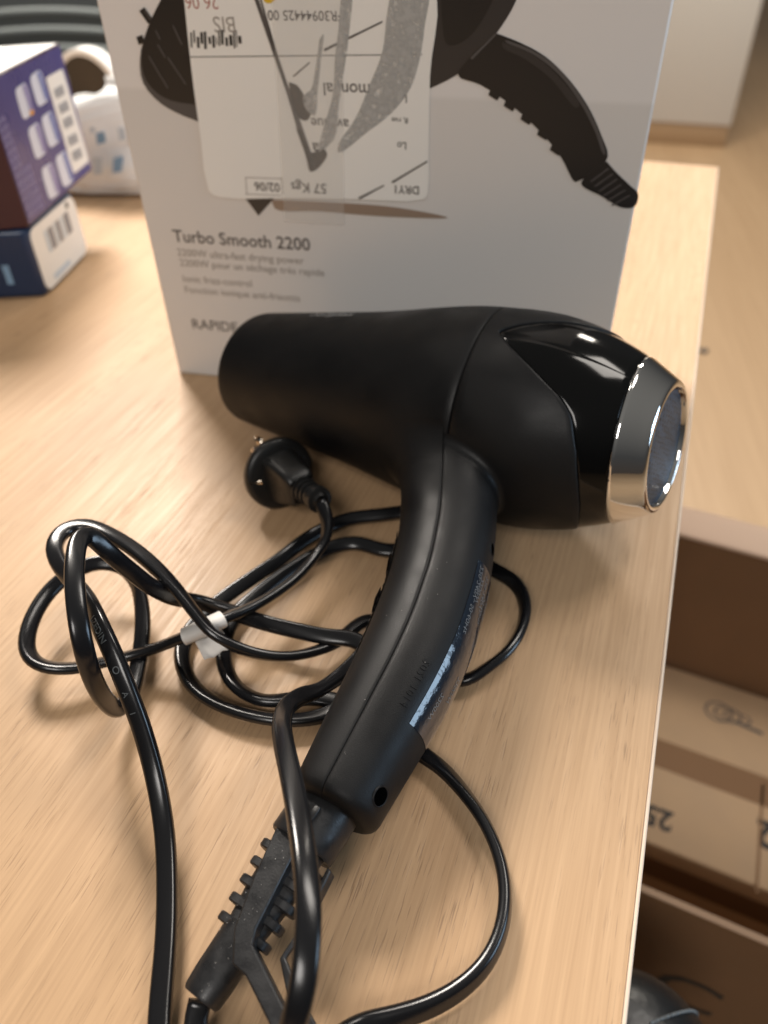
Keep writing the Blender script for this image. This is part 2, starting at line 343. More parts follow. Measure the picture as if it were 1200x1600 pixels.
def half(f0, f1):
    fs = [f0, f0 + .15, f0 + .45] + list(np.linspace(f0 + 3, f1 - 3, 40)) + [f1 - .45, f1 - .15, f1]
    dr = [-.0007, -.0002, -.00004] + [0] * 40 + [-.00004, -.0002, -.0007]
    P = []
    for s in np.linspace(.026, HEND - .004, 70): P.append([handle(s, a, d) for a, d in zip(fs, dr)])
    for q in (20, 40, 60, 78, 90):                                  # rounded end
        q = math.radians(q); P.append([handle(HEND - .004 + .004 * math.sin(q), a, d - .004 * (1 - math.cos(q))) for a, d in zip(fs, dr)])
    P.append([handle(HEND, a, -.0095) for a in fs])
    v, f = grid(P); return v, f
v, f = half(SEAM + .04, 360 - SEAM - .04); obj('front_grip', v, f, 'matte', dry)
v, f = half(-SEAM + .04, SEAM - .04); obj('back_grip', v, f, 'matte', dry)
v, f = grid([[handle(HEND - .0006, a, d) for a in range(0, 360, 15)] for d in (-.009, -.013)], False, True); obj('handle_end', v, f, 'dark', dry)
# soft neck where the grip runs into the body
def neck(name, f0, f1, fr):
    P = []
    for a in np.linspace(f0, f1, 60):
        lo, hi = .026, .07
        for _ in range(30):
            m_ = (lo + hi) / 2; q = handle(m_, a) - O; t = np.dot(q, A_); out = np.linalg.norm(q - A_ * t) > rad(t)
            lo, hi = (lo, m_) if out else (m_, hi)
        p = handle(lo, a); q1 = handle(lo + fr, a, .00008); nh = unit(handle(lo, a, .004) - p); w_ = p + nh * fr - O; t = np.dot(w_, A_); rv = unit(w_ - A_ * t)
        q0 = O + A_ * t + rv * (rad(t) + .00012); cpt = O + A_ * np.dot(p - O, A_) + unit(p - O - A_ * np.dot(p - O, A_)) * rad(np.dot(p - O, A_))
        P.append([(1 - k)**2 * q0 + 2 * k * (1 - k) * cpt + k * k * q1 for k in np.linspace(0, 1, 12)])
    v, f = grid(P); obj(name, v, f, 'matte', dry)
neck('front_neck', SEAM + .3, 360 - SEAM - .3, .011); neck('back_neck', -SEAM + .3, SEAM - .3, .0045)
# rating sticker wrapped on the back of the grip
P = [[handle(s, a, .00022) for a in np.linspace(-62, 37.5 + 3 * (s - .099) / .067, 26)] for s in np.linspace(.0985, .1662, 46)]
v, f = grid(P)
st = obj('rating_sticker', v, f, 'sticker', dry)
for k in range(9):                                                   # rows of tiny print on the sticker
    a0 = 26 - k * 5.5; txt = ['220-240V~ 50-60Hz', '2200W', '2200W', '220-240V~', '50-60Hz', '2200W', '50-60Hz', '220-240V~', '50-60Hz'][k]
    v, f = text_vf(txt, .0034); s0 = [.100, .104, .150, .101, .108, .140, .103, .120, .104][k]
    obj('sticker_print', [handle(s0 + q[0], a0 + q[1] / .019 * 57.3 * .9, .00035) for q in v], f, 'emboss', st, False)
v, f = text_vf('2021 1014', .0044, 0.00010)
obj('date_stamp', [handle(.1440 + q[0], 53 + q[1] / .019 * 57.3, .0001 + q[2]) for q in v], f, 'matte', dry, False)
# screw holes: rims with a flat black disc that paints the shade inside
def hole(s, a, r):
    c = handle(s, a); n = unit(np.cross(handle(s, a + 2) - c, handle(s + .002, a) - c)); n = n if np.dot(n, c - handle(s, a, -.01)) > 0 else -n
    x = unit(handle(s + .002, a) - c); y = np.cross(n, x)
    pr = [(r * 1.16, -.0002), (r * 1.12, .00022), (r, .00026), (r * .93, -.0001), (r * .9, -.004), (.0001, -.004)]
    P = [[c + n * z + q * (x * math.cos(k * math.pi / 12) + y * math.sin(k * math.pi / 12)) for k in range(24)] for q, z in pr]
    v, f = grid(P[:4], False, True); w = obj('screw_well', v, f, 'matte', dry)
    disc = [c + n * .00024 + r * .95 * (x * math.cos(k * math.pi / 12) + y * math.sin(k * math.pi / 12)) for k in range(24)]
    obj('well_shade_disc', disc, [list(range(24))], 'hole', w, False)
hole(.1905, 22, .0031); hole(.0871, 8, .0026)
# switch on the nozzle side of the grip
P = [[handle(s, a, .0004 + .0004 * math.sin((s - .1) / .0036 * 2 * math.pi) * (abs(a - 180) < 22)) for a in np.linspace(158, 202, 15)] for s in np.linspace(.082, .146, 90)]
v, f = grid(P); obj('switch_rail', v, f, 'relief', dry)
for s0 in (.092, .112):
    P = [[handle(s0 + .012 * k / 8, a, .0018 * (1 - abs(k - 4) / 8) ** .5) for a in np.linspace(162, 198, 11)] for k in range(9)]
    v, f = grid(P); obj('rocker_switch', v, f, 'relief', dry)

# strain relief with fins and hanging loop, laid out in the plane of the handle
def pl(px, py, off=0.0):                       # point of the handle's middle plane (shifted by off) on a line of sight
    d = ray(px, py); o = O + NU * off; s = np.dot(o - CAM, NU) / np.dot(d, NU); return CAM + d * s
c0 = pl(503, 1273)
end = pl(313, 1562); ax = unit(end - c0); LEN = np.linalg.norm(end - c0); side = unit(np.cross(ax, NU)); side = side if np.dot(side, A_) > 0 else -side
def oval(s, w, n, k=28, e=2.6): return [c0 + ax * s + side * w * math.copysign(abs(math.cos(q)) ** (2 / e), math.cos(q)) + NU * n * math.copysign(abs(math.sin(q)) ** (2 / e), math.sin(q)) for q in np.linspace(0, 2 * math.pi, k, endpoint=False)]
def loft(prof, name, m, parent, e=2.6, **kw):
    P = [oval(s, w, n, e=e) for s, w, n in prof]; v, f = grid(P, False, True); k = 28
    f = [q[::-1] for q in f] + [list(range(k)), list(range((len(P) - 1) * k, len(P) * k))[::-1]]
    f = [q[::-1] for q in f]
    return obj(name, v, f, m, parent, autosm=40, **kw)
rel = loft([(-.008, .0112, .0100), (.0060, .0112, .0100), (.0112, .0112, .0100), (.0119, .0108, .0096), (.0119, .0085, .0075)], 'cord_guard', 'relief', dry, 2.4)
loft([(.010, .0092, .0040), (.030, .0080, .0038), (LEN - .018, .0062, .0038)], 'guard_core', 'relief', rel)
for k in range(5):
    s = .0155 + k * .0059; w = .0118 - k * .00055
    loft([(s, w - .0004, .0042), (s + .0004, w, .0046), (s + .0024, w, .0046), (s + .0028, w - .0004, .0042)], 'fin', 'relief', rel, 3.5)
loft([(LEN - .0215, .0062, .0052), (LEN - .0208, .0069, .0058), (LEN - .006, .0066, .0058), (LEN - .001, .0062, .0056), (LEN, .0055, .0050)], 'cord_boot', 'relief', rel, 2.2)
# flat plate of the hanging loop lying over the guard, then the arm that leaves it
T3 = lambda x, y: pl(280 + x / 3.53, 1180 + y / 3.53, .0062)
plate = [T3(*p) for p in ((545, 400), (640, 420), (655, 520), (430, 965), (412, 1050), (585, 1395), (690, 1560), (560, 1590), (500, 1480), (375, 1225), (300, 1160), (310, 960), (430, 650))]
v, f = prism(plate, NU, -.0052, .0016); lp = obj('hanging_loop', v, f, 'relief', rel, True, bevel=.0006, autosm=35)
rail = [T3(*p) for p in ((800, 590), (822, 612), (662, 930), (640, 905))]; v, f = prism(rail, NU, -.0095, -.0040); obj('loop_rail', v, f, 'relief', lp, True, bevel=.0005, autosm=35)
arm = [T3(*p) for p in ((640, 905), (655, 935), (552, 1085), (640, 1300), (745, 1500), (690, 1560), (560, 1290), (520, 1090))]
v, f = prism(arm, NU, -.0085, -.0060); obj('loop_arm', v, f, 'relief', lp, True, bevel=.0005, autosm=35)
v, f = prism([T3(*p) for p in ((715, 370), (770, 300), (800, 318), (750, 395))], NU, .0030, .0046); obj('mould_rib', v, f, 'relief', rel, True, bevel=.0004)

# ---------------------------------------------------------------- power cord: one continuous flat twin flex
CP = []   # px, py, height, twist (0 = flat side up, 90 = on edge)
def run(*pts): CP.extend(pts)
zb = end[2]
run((313, 1562, zb, 10), (306, 1590, zb - .0015, 20), (304, 1650, .0060, 10), (296, 1740, .0045, 0), (268, 1760, .0045, 0), (250, 1690, .0050, 5))
run((249, 1600, .0060, (15,)), (259, 1470, .0075, (25,)), (261, 1392, .0085, (25,)), (257, 1300, .0120, (20,)), (243, 1217, .0200, (25,)), (222, 1140, .0320, (30,)), (203, 1088, .0410, (30,)), (180, 1030, .0500, (30,)), (160, 985, .0550, (35,)))
run((136, 935, .0530, (45,)), (108, 902, .0510, (35,)), (90, 876, .0500, (20,)), (85, 852, .0490, (15,)), (95, 832, .0485, (30,)), (114, 822, .0480, (50,)), (140, 821, .0475, (55,)), (172, 835, .0460, (45,)), (205, 855, .0430, (40,)), (238, 882, .0400, (40,)), (272, 916, .0350, (60,)), (302, 954, .0300, (70,)), (332, 989, .0260, (70,)), (368, 1011, .0205, 70), (408, 1023, .0160, 60), (446, 1026, .0130, 50), (487, 1019, .0100, 40), (525, 1004, .0085, 30), (576, 968, .0070, 20))
run((640, 1000, .0045, 0), (690, 1055, .0045, 0), (729, 1064, .0060, 30), (757, 1046, .0080, 50), (790, 1021, .0100, 62), (814, 985, .0105, 68), (820, 944, .0095, 65), (806, 912, .0070, 55), (773, 891, .0050, 35), (720, 865, .0045, 0), (650, 858, .0045, 0))
run((600, 860, .0050, 20), (555, 848, .0050, 30), (515, 856, .0050, 40), (462, 885, .0050, 50), (422, 913, .0050, 45), (393, 937, .0048, 40), (365, 965, .0045, 30), (351, 1000, .0045, 30), (351, 1040, .0048, 35), (370, 1074, .0050, 40), (410, 1095, .0050, 35), (450, 1093, .0048, 20), (500, 1090, .0045, 0), (560, 1110, .0045, 0), (615, 1145, .0045, 0))
run((655, 1175, .0046, 15), (692, 1202, .0050, 35), (730, 1245, .0056, 55), (760, 1290, .0060, 68), (782, 1345, .0062, 75), (790, 1400, .0062, 78), (783, 1455, .0060, 78), (760, 1505, .0058, 75), (720, 1545, .0056, 68), (670, 1573, .0054, 60), (610, 1592, .0054, 50), (560, 1605, .0060, 40))
run((500, 1650, .0130, 25), (460, 1690, .0240, 30), (448, 1650, .0380, (0,)), (461, 1591, .0480, (0,)), (472, 1548, .0530, (0,)), (479, 1492, .0570, (0,)), (482, 1421, .0590, (-12,)), (477, 1350, .0590, (-20,)), (467, 1279, .0560, (-14,)), (455, 1215, .0510, (0,)), (445, 1170, .0460, (12,)), (440, 1133, .0400, (28,)), (448, 1105, .0330, (32,)), (472, 1087, .0260, (20,)), (502, 1076, .0200, 20))
run((560, 1030, .0120, 0), (630, 930, .0080, 0), (672, 850, .0065, 0), (665, 812, .0060, 10), (640, 800, .0055, 20))
run((600, 804, .0055, 30), (540, 812, .0055, 35), (482, 840, .0065, 45), (436, 875, .0065, 50), (390, 906, .0055, 45), (350, 934, .0050, 35), (322, 958, .0045, 30), (300, 981, .0045, 30), (286, 1006, .0045, 30), (285, 1037, .0048, 35), (300, 1070, .0050, 35), (330, 1095, .0052, 40), (380, 1115, .0052, 40), (435, 1125, .0050, 35), (490, 1122, .0046, 20))
run((535, 1105, .0045, 0), (572, 1068, .0080, 0), (585, 1028, .0120, 10))
run((556, 1000, .0130, 20), (510, 995, .0130, 30), (466, 986, .0130, 40), (420, 975, .0130, 45), (384, 964, .0130, 50), (345, 951, .0140, (40,)), (309, 940, .0180, (35,)), (274, 935, .0260, (20,)), (240, 919, .0370, (5,)), (208, 895, .0490, (0,)), (180, 872, .0590, (-5,)), (155, 849, .0670, (-10,)), (138, 832, .0710, (-20,)), (125, 841, .0725, (0,)), (117, 874, .0730, (0,)), (117, 920, .0710, (0,)), (124, 980, .0650, (0,)), (135, 1030, .0550, (0,)), (149, 1069, .0420, (5,)), (167, 1097, .0260, (10,)), (187, 1107, .0110, (25,)), (203, 1088, .0090, (30,)), (213, 1052, .0090, (30,)), (220, 1015, .0100, (30,)), (223, 978, .0120, (30,)), (221, 942, .0140, (40,)), (213, 912, .0160, 60))
run((192, 886, .0180, 45), (152, 879, .0200, 40), (112, 895, .0200, 40), (80, 921, .0190, 40), (56, 955, .0180, 40), (43, 990, .0165, 40), (43, 1020, .0150, 40), (60, 1039, .0140, 35), (92, 1045, .0125, 30), (125, 1043, .0110, 30), (165, 1034, .0105, 35), (205, 1024, .0110, 35), (245, 1012, .0140, 30), (280, 998, .0180, 30), (312, 984, .0200, 30), (348, 967, .0200, 30), (390, 950, .0185, 35), (427, 929, .0170, 40), (463, 902, .0160, 45), (491, 870, .0160, 50), (510, 838, .0190, 50), (511, 808, .0250, 45), (500, 783, .0290, 40))
pos = np.array([at(a, b, z) for a, b, z, tw in CP]); wide = []
for i, (a, b, z, tw) in enumerate(CP):         # direction of the flex's broad side at each point
    d = unit(pos[min(i + 1, len(pos) - 1)] - pos[max(i - 1, 0)]); sd = np.cross(d, ez)
    if isinstance(tw, tuple): sd = unit(np.cross(d, CAM - pos[i])); tw = tw[0]      # flat side towards the viewer's side, plus a lean
    else: sd = unit(sd)
    up = np.cross(sd, d); x = sd * math.cos(math.radians(tw)) + up * math.sin(math.radians(tw))
    if wide and np.dot(x, wide[-1]) < 0: x = -x
    wide.append(x)
ctrl = np.concatenate([pos, np.array(wide)], 1)
path = catmull(ctrl, .0022)
for _ in range(3): path[1:-1] = path[1:-1] * .5 + (path[:-2] + path[2:]) * .25
def sweep(path, hw, ht, k=20, e=3.0, waist=0.0):
    P = []; n = len(path)
    for i in range(n):
        d = unit(path[min(i + 1, n - 1), :3] - path[max(i - 1, 0), :3]); x = path[i, 3:6]; x = unit(x - d * np.dot(x, d)); y = np.cross(x, d)
        ring_ = []
        for q in np.linspace(0, 2 * math.pi, k, endpoint=False):
            c = math.copysign(abs(math.cos(q)) ** (2 / e), math.cos(q)); s = math.copysign(abs(math.sin(q)) ** (2 / e), math.sin(q))
            ring_.append(path[i, :3] + x * hw * c + y * ht * s * (1 - waist * (1 - abs(c)) ))
        P.append(ring_)
    return P
HWID, HTHK = .0034, .0021
P = sweep(path, HWID, HTHK); v, f = grid(P, False, True)
f = f + [list(range(20))[::-1], list(range(len(v) - 20, len(v)))]
crd = obj('power_cord', v, [q[::-1] for q in f], 'cord', dry)
def near_path(px, py, z): p = at(px, py, z); return int(np.argmin(((path[:, :3] - p) ** 2).sum(1)))
def frame(i):
    d = unit(path[i + 1, :3] - path[i - 1, :3]); x = path[i, 3:6]; x = unit(x - d * np.dot(x, d)); return d, x, np.cross(x, d)
def cord_text(s, px, py, z, size, flip=1):
    i0 = near_path(px, py, z); v, f = text_vf(s, size, .00012); seg = np.cumsum(np.r_[0, np.linalg.norm(np.diff(path[i0:i0 + 60, :3], axis=0), axis=1)]) if flip > 0 else np.cumsum(np.r_[0, np.linalg.norm(np.diff(path[i0:i0 - 60:-1, :3], axis=0), axis=1)])
    out = []
    for q in v:
        k = np.interp(q[0], seg, np.arange(len(seg))); i = int(k); j = i0 + i * flip; fr = k - i; c = path[j, :3] * (1 - fr) + path[j + flip, :3] * fr; d, x, y = frame(j)
        if np.dot(y, CAM - c) < 0: y = -y; 
        xx = np.cross(y, d * flip); out.append(c + xx * (q[1] - size * .35) + y * (HTHK + .00005 + q[2]))
    obj('cord_marking', out, f, 'cordmark', crd, False)
cord_text('LZEDIN', 150, 960, .057, .0034, -1); cord_text('O', 186, 1043, .048, .0036, -1); cord_text('A', 199, 1075, .043, .0030, -1); cord_text('1', 210, 1105, .038, .0030, -1)
# paper tag wrapped round the cord near the plug
i0, i1 = near_path(287, 996, .018), near_path(345, 969, .020)
P = sweep(path[i0:i1 + 1], HWID + .0018, HTHK + .0014, 20, 2.0); v, f = grid(P, False, True); obj('paper_tag', v, [q[::-1] for q in f], 'tag', crd)
d, x, y = frame(i1 - 2); c = path[i1 - 3, :3] - y * 0 - ez * .003
P = [[c - d * .003 * 0 + d * a + unit(V(x[0], x[1], 0)) * b * (-1 if np.dot(x, V(1, -1, 0)) < 0 else 1) + ez * (-.004 * b / .010 + .0008 * math.sin(a * 900)) for a in np.linspace(-.006, .006, 7)] for b in np.linspace(.001, .010, 6)]
v, f = grid(P); o_ = obj('tag_end', v, f, 'tag', crd); md = o_.modifiers.new('thickness', 'SOLIDIFY'); md.thickness = .0003

# plug
pe = at(499, 781, .0290); pf = at(434, 738, .0172); pa = unit(pe - pf)
plug = bpy.data.objects.new('mains_plug', None)
R0 = .0188
px_ = unit(np.cross(pa, ez)); py_ = np.cross(px_, pa)
def lathe(prof, c, d, x, y, n=40, sq=2.0):
    return grid([[c + d * s + r * (x * math.cos(k * 2 * math.pi / n) + y * math.sin(k * 2 * math.pi / n)) for k in range(n)] for s, r in prof], False, True)
Lp = np.linalg.norm(pe - pf)
v, f = lathe([(-.0010, .0001), (-.0010, R0 - .001), (0, R0), (.0034, R0), (.0044, R0 - .0008), (.0050, R0 - .0030), (.0056, .0001)], pf, pa, px_, py_)
body = obj('mains_plug', v, f, 'plug', dry, autosm=45)
def sqring(s, wx, wy, e=5.0, n=40): return [pf + pa * s + px_ * wx * math.copysign(abs(math.cos(q)) ** (2 / e), math.cos(q)) + py_ * wy * math.copysign(abs(math.sin(q)) ** (2 / e), math.sin(q)) for q in np.linspace(0, 2 * math.pi, n, endpoint=False)]
v, f = grid([sqring(s, wx, wy) for s, wx, wy in ((.004, .0096, .0128), (.012, .0090, .0118), (.020, .0082, .0098), (.0275, .0074, .0082), (.029, .006, .006))], False, True)
obj('plug_body', v, f, 'plug', body, autosm=50)
for k in range(4):
    s = .0285 + k * .0034; v, f = lathe([(s, .0042), (s + .0003, .0066 - k * .0004), (s + .0019, .0066 - k * .0004), (s + .0022, .0042)], pf, pa, px_, py_, 24); obj('boot_rib', v, f, 'plug', body, autosm=40)
v, f = lathe([(.027, .0050), (Lp + .001, .0040), (Lp + .0025, .0030)], pf, pa, px_, py_, 24); obj('cord_boot', v, f, 'plug', body)
v, f = lathe([(Lp - .0035, .0045), (Lp - .003, .0064), (Lp + .0005, .0062), (Lp + .001, .0040)], pf, pa, px_, py_, 24); obj('boot_collar', v, f, 'plug', body, autosm=40)
for cx_, cy2, an in ((399, 752, (-18, 3)), (399, 690, (-8, -6))):         # nickel earth clips at the rim
    hit = lambda x, y: CAM + ray(x, y) * (np.dot(pf + pa * .0036 - CAM, pa) / np.dot(ray(x, y), pa))
    a_, b_ = hit(cx_ + 8, cy2), hit(cx_ + 8 + an[0], cy2 + an[1]); v, f = rod(a_, b_, .0019, .0012, 12); obj('earth_clip', v, f, 'pin', body)
pd = unit(px_ * .35 + py_ * .94)
for s in (-1, 1):
    b0 = pf + pd * .0095 * s
    v, f = lathe([(0, .0024), (-.016, .0024), (-.018, .0019), (-.019, .0009), (-.0191, .0001)], b0, pa, px_, py_, 16); obj('pin', v, f, 'pin', body)
    v, f = lathe([(0, .0031), (-.0030, .0031), (-.0032, .0024)], b0, pa, px_, py_, 16); obj('pin_collar', v, f, 'plug', body)

# ---------------------------------------------------------------- product box standing behind the dryer
bl = V(-.1327, .4454, 0); ba = math.radians(-13.23); be = V(math.cos(ba), math.sin(ba), 0); bn = V(math.sin(ba), -math.cos(ba), 0)
BW, BH, BD = .268, .250, .095
pb = thing('product_box', bl + be * BW / 2 - bn * BD / 2, 'tall grey printed carton with a white shipping label, standing behind the hair dryer', 'box')
v, f = box_vf(bl, be * BW, -bn * BD, ez * BH)
obj('carton', v, f, 'carton', pb, True, bevel=.0012, autosm=30)
def fpx(px, py): d = ray(px, py); s = np.dot(bl - CAM, bn) / np.dot(d, bn); P = CAM + d * s; return np.dot(P - bl, be), P[2]
def fp(x, z, off=.0): return bl + be * x + ez * z + bn * off
LAY = [0]
def print_poly(name, pts, m, lift, parent=pb, px=True, thick=.00008, smooth=False):
    q = [fpx(*p) if px else p for p in pts]; v, f = prism([fp(x, z) for x, z in q], bn, lift, lift + thick); return obj(name, v, f, m, parent, smooth)
def curve_px(pts, n=6):
    p = np.array([[x, y, 0, 0] for x, y in pts], float); p = np.concatenate([p, p[:1]]); c = catmull(p, 1e9 if n < 2 else np.linalg.norm(np.diff(p[:, :2], axis=0), axis=1).mean() / n); return [(q[0], q[1]) for q in c[:-1]]
def print_text(name, s, px, py, width, m, lift=.00012, slope=0.0, turn=False, bold=0, parent=pb, maxh=None):
    x0, z0 = fpx(px, py); v, f = text_vf(s, 1.0, 0, bold); w = v[:, 0].max() - v[:, 0].min(); k = (fpx(px + width, py)[0] - x0) / w
    v[:, 0] -= v[:, 0].min(); sg = -1 if turn else 1; ky = k if maxh is None else maxh
    return obj(name, [fp(x0 + sg * q[0] * k, z0 + sg * q[1] * ky + slope * q[0] * k, lift) for q in v], f, m, parent, False)
print_text('title_print', 'Turbo Smooth 2200', 272, 377, 212, 'inkgrey', bold=.012)
print_text('small_print', '2200W ultra-fast drying power', 278, 399, 196, 'inklight', bold=.006)
print_text('small_print', '2200W pour un s\u00e9chage tr\u00e8s rapide', 282, 415, 224, 'inklight', bold=.006)
print_text('small_print', 'Ionic frizz-control', 287, 440, 106, 'inklight', bold=.006)
print_text('small_print', 'Fonction ionique anti-frisottis', 290, 457, 178, 'inklight', bold=.006)
print_text('small_print', 'RAPIDE,', 302, 513, 74, 'inkgrey', bold=.006)
# printed picture of a dryer
print_poly('dryer_picture_body', curve_px([(655, -60), (822, -60), (806, 2), (776, 52), (745, 92), (712, 118), (672, 138), (640, 150)]), 'inkpic2', .00010)
hp = print_poly('dryer_picture_handle', curve_px([(776, 52), (812, 66), (852, 88), (890, 125), (920, 168), (940, 212), (950, 244), (938, 262), (905, 282), (898, 284), (878, 248), (850, 212), (800, 165), (750, 132), (716, 118), (735, 88)], 5), 'inkpic', .00020)
print_poly('dryer_picture_relief', curve_px([(948, 252), (962, 268), (985, 290), (997, 302), (992, 322), (972, 324), (940, 306), (908, 286)]), 'inkpic', .00030)
print_poly('dryer_picture_sheen', curve_px([(785, 66), (830, 84), (872, 118), (906, 164), (900, 168), (862, 124), (820, 92), (786, 74)]), 'inkpic2', .00030)
for x, y in ((766, 140), (790, 157), (816, 178), (842, 202), (862, 226)): print_poly('switch_picture', [(x, y), (x + 15, y + 11), (x + 11, y + 17), (x - 3, y + 8)], 'inkpic', .00032)
print_poly('dryer_picture_sheen', curve_px([(690, -40), (780, -40), (765, 10), (730, 60), (700, 70), (690, 20)]), 'inkpic', .00030)
print_poly('dryer_picture_seam', [(735, 90), (774, 52), (776, 54), (738, 93)], 'inkgrey', .00040)
print_poly('dryer_picture_edge', curve_px([(790, 62), (836, 80), (878, 112), (912, 158), (936, 206), (946, 240), (943, 241), (931, 208), (907, 161), (873, 116), (832, 84), (790, 65)], 4), 'inkgrey', .00040)
for k in range(6): x, y = 950 + k * 6.5, 262 + k * 8.5; print_poly('relief_picture_rib', [(x, y), (x + 2, y + 1), (x - 26, y + 22 - k), (x - 28, y + 21 - k)], 'inkgrey', .00040)
# printed picture of a diffuser
print_poly('diffuser_picture_rim', curve_px([(262, -20), (232, 40), (219, 90), (224, 130), (252, 162), (300, 186), (320, 190), (320, -20)]), 'inkgrey', .00010)
print_poly('diffuser_picture', curve_px([(262, -20), (234, 38), (221, 88), (229, 126), (256, 152), (296, 162), (322, 160), (322, -20)]), 'inkpic', .00020)
for a, b in (((222, 14), (236, 34)), ((218, 56), (222, 68))):
    d_ = V(b[0] - a[0], b[1] - a[1], 0); d_ = d_ / np.linalg.norm(d_); n_ = V(-d_[1], d_[0], 0) * 5
    print_poly('prong_picture', [(a[0] + n_[0], a[1] + n_[1]), (b[0] + n_[0], b[1] + n_[1]), (b[0] - n_[0], b[1] - n_[1]), (a[0] - n_[0], a[1] - n_[1])], 'inkpic', .00030)
for a, b in (((232, 88), (262, 138)), ((262, 90), (290, 132)), ((246, 70), (258, 90)), ((270, 40), (284, 70)), ((226, 16), (235, 31)), ((243, 48), (250, 62))):
    print_poly('prong_glint', [(a[0], a[1]), (b[0], b[1]), (b[0] + 1.6, b[1] - 1), (a[0] + 1.6, a[1] - 1)], 'inkgrey', .00040)
print_poly('printed_corner', [(376, 300), (432, 306), (404, 337)], 'inkpic2', .00010)
print_poly('printed_shadow', curve_px([(425, 312), (520, 316), (620, 324), (700, 340), (600, 338), (500, 330), (430, 326)]), 'inkbrown', .00014)
# shipping label, stuck on upside down, with its tape
lab = print_poly('shipping_label', curve_px([(286, -25), (480, -25), (673, -25), (672, 120), (670, 240), (669, 300), (662, 311), (560, 311), (440, 309), (345, 308), (327, 298), (315, 220), (300, 110)], 4), 'label', .00050, thick=.0001)
LL = .00062
lx = lambda *a, **k: print_text(*a, lift=LL + .00003, turn=True, parent=lab, **k)
lx('label_print', 'FR30944425 00', 535, 17, 121, 'inkgrey', bold=.01)
lx('label_print', '02/06', 437, 286, 40, 'inkgrey', bold=.015)
lx('label_print', '57 Kgs', 510, 287, 56, 'inkgrey', bold=.015)
lx('label_print', 'DRY1', 655, 291, 38, 'inkgrey', bold=.02)
lx('label_print', 'Lu', 636, 148, 14, 'ink', bold=.01); lx('label_print', 'monl al', 578, 131, 74, 'inkgrey', bold=.01)
lx('label_print', '8, rue', 638, 184, 26, 'ink', bold=.01); lx('label_print', 'avenue', 545, 186, 60, 'inkgrey', bold=.01)
lx('label_print', 'Lo', 635, 222, 14, 'ink', bold=.01); lx('label_print', 'a', 498, 223, 10, 'ink', bold=.01)
lx('pen_note', '26 06', 340, -6, 52, 'handwrit'); lx('pen_note', 'BIS', 366, 26, 34, 'inklight')
print_poly('label_rule', [(288, 88), (660, 84), (660, 85.4), (288, 89.4)], 'ink', LL, lab)
for a, b, w in (((384, 276), (441, 278), 1.2), ((384, 302), (440, 304), 1.2)): print_poly('label_rule', [a, b, (b[0], b[1] + w), (a[0], a[1] + w)], 'inklight', LL, lab)
for x in (384, 440): print_poly('label_rule', [(x, 276), (x + 1.2, 276), (x + 3, 303), (x + 1.8, 303)], 'inklight', LL, lab)
x = 298
while x < 378:                                       # a smudged bar code
    w = random.choice((1.5, 2.5, 4, 5)); y0 = random.uniform(46, 60); y1 = random.uniform(66, 77); print_poly('bar', [(x, y0), (x + w, y0), (x + w + 1, y1), (x + 1, y1)], 'ink', LL, lab); x += w + random.choice((1.5, 2, 3))
for pts in ([(460, 270), (640, 180), (650, 172), (640, 176), (470, 262)],): pass
for pts in (((395, -10), (402, -10), (495, 262), (490, 266)), ((404, -10), (407, -10), (468, 200), (465, 202)), ((560, 308), (600, 288), (601, 290), (563, 311)), ((612, 283), (668, 250), (668, 253), (614, 286)), ((458, 118), (484, 96), (485, 98), (460, 120)), ((506, 76), (598, 32), (598, 35), (508, 80))):
    print_poly('crease', pts, 'inkgrey', LL, lab)
for pts in ([(452, 128), (464, 132), (478, 152), (488, 168), (480, 188), (468, 184), (456, 156)], [(463, 200), (472, 204), (488, 238), (504, 230), (512, 240), (498, 262), (486, 268), (478, 242)]):
    print_poly('torn_patch', curve_px(pts, 4), 'inkpic', LL, lab)
for k, pts in enumerate(([(612, -20), (668, -20), (664, 40), (655, 96), (640, 140), (612, 176), (574, 206), (530, 238), (528, 228), (556, 184), (578, 132), (598, 80), (604, 30)], [(534, -20), (548, -20), (545, 60), (538, 110), (530, 160), (522, 218), (498, 236), (506, 200), (520, 150), (524, 90), (530, 40)], [(500, 60), (506, 52), (502, 92), (497, 140), (492, 180), (480, 172), (474, 150), (486, 140), (494, 104)])):
    print_poly('scuffed_tape', curve_px(pts, 4), 'scuff', LL + .0001, lab, thick=.00005)
tp = [[fp(*(V(*fpx(x0 + (y - 0) * .06, y)) + V(s, 0)), LL + .0003 + .0007 * abs(math.sin(s * 420 + y * .05)) * random.random()) for s in np.linspace(0, .034, 14)] for y, x0 in [(yy, 425) for yy in np.linspace(-20, 345, 30)]]
v, f = grid(tp); obj('clear_tape', v, f, 'clear', lab)
print_poly('yellow_spot', curve_px([(412, -20), (424, -20), (432, -4), (424, 4), (414, 2)], 4), 'yellow', LL + .0002, lab)

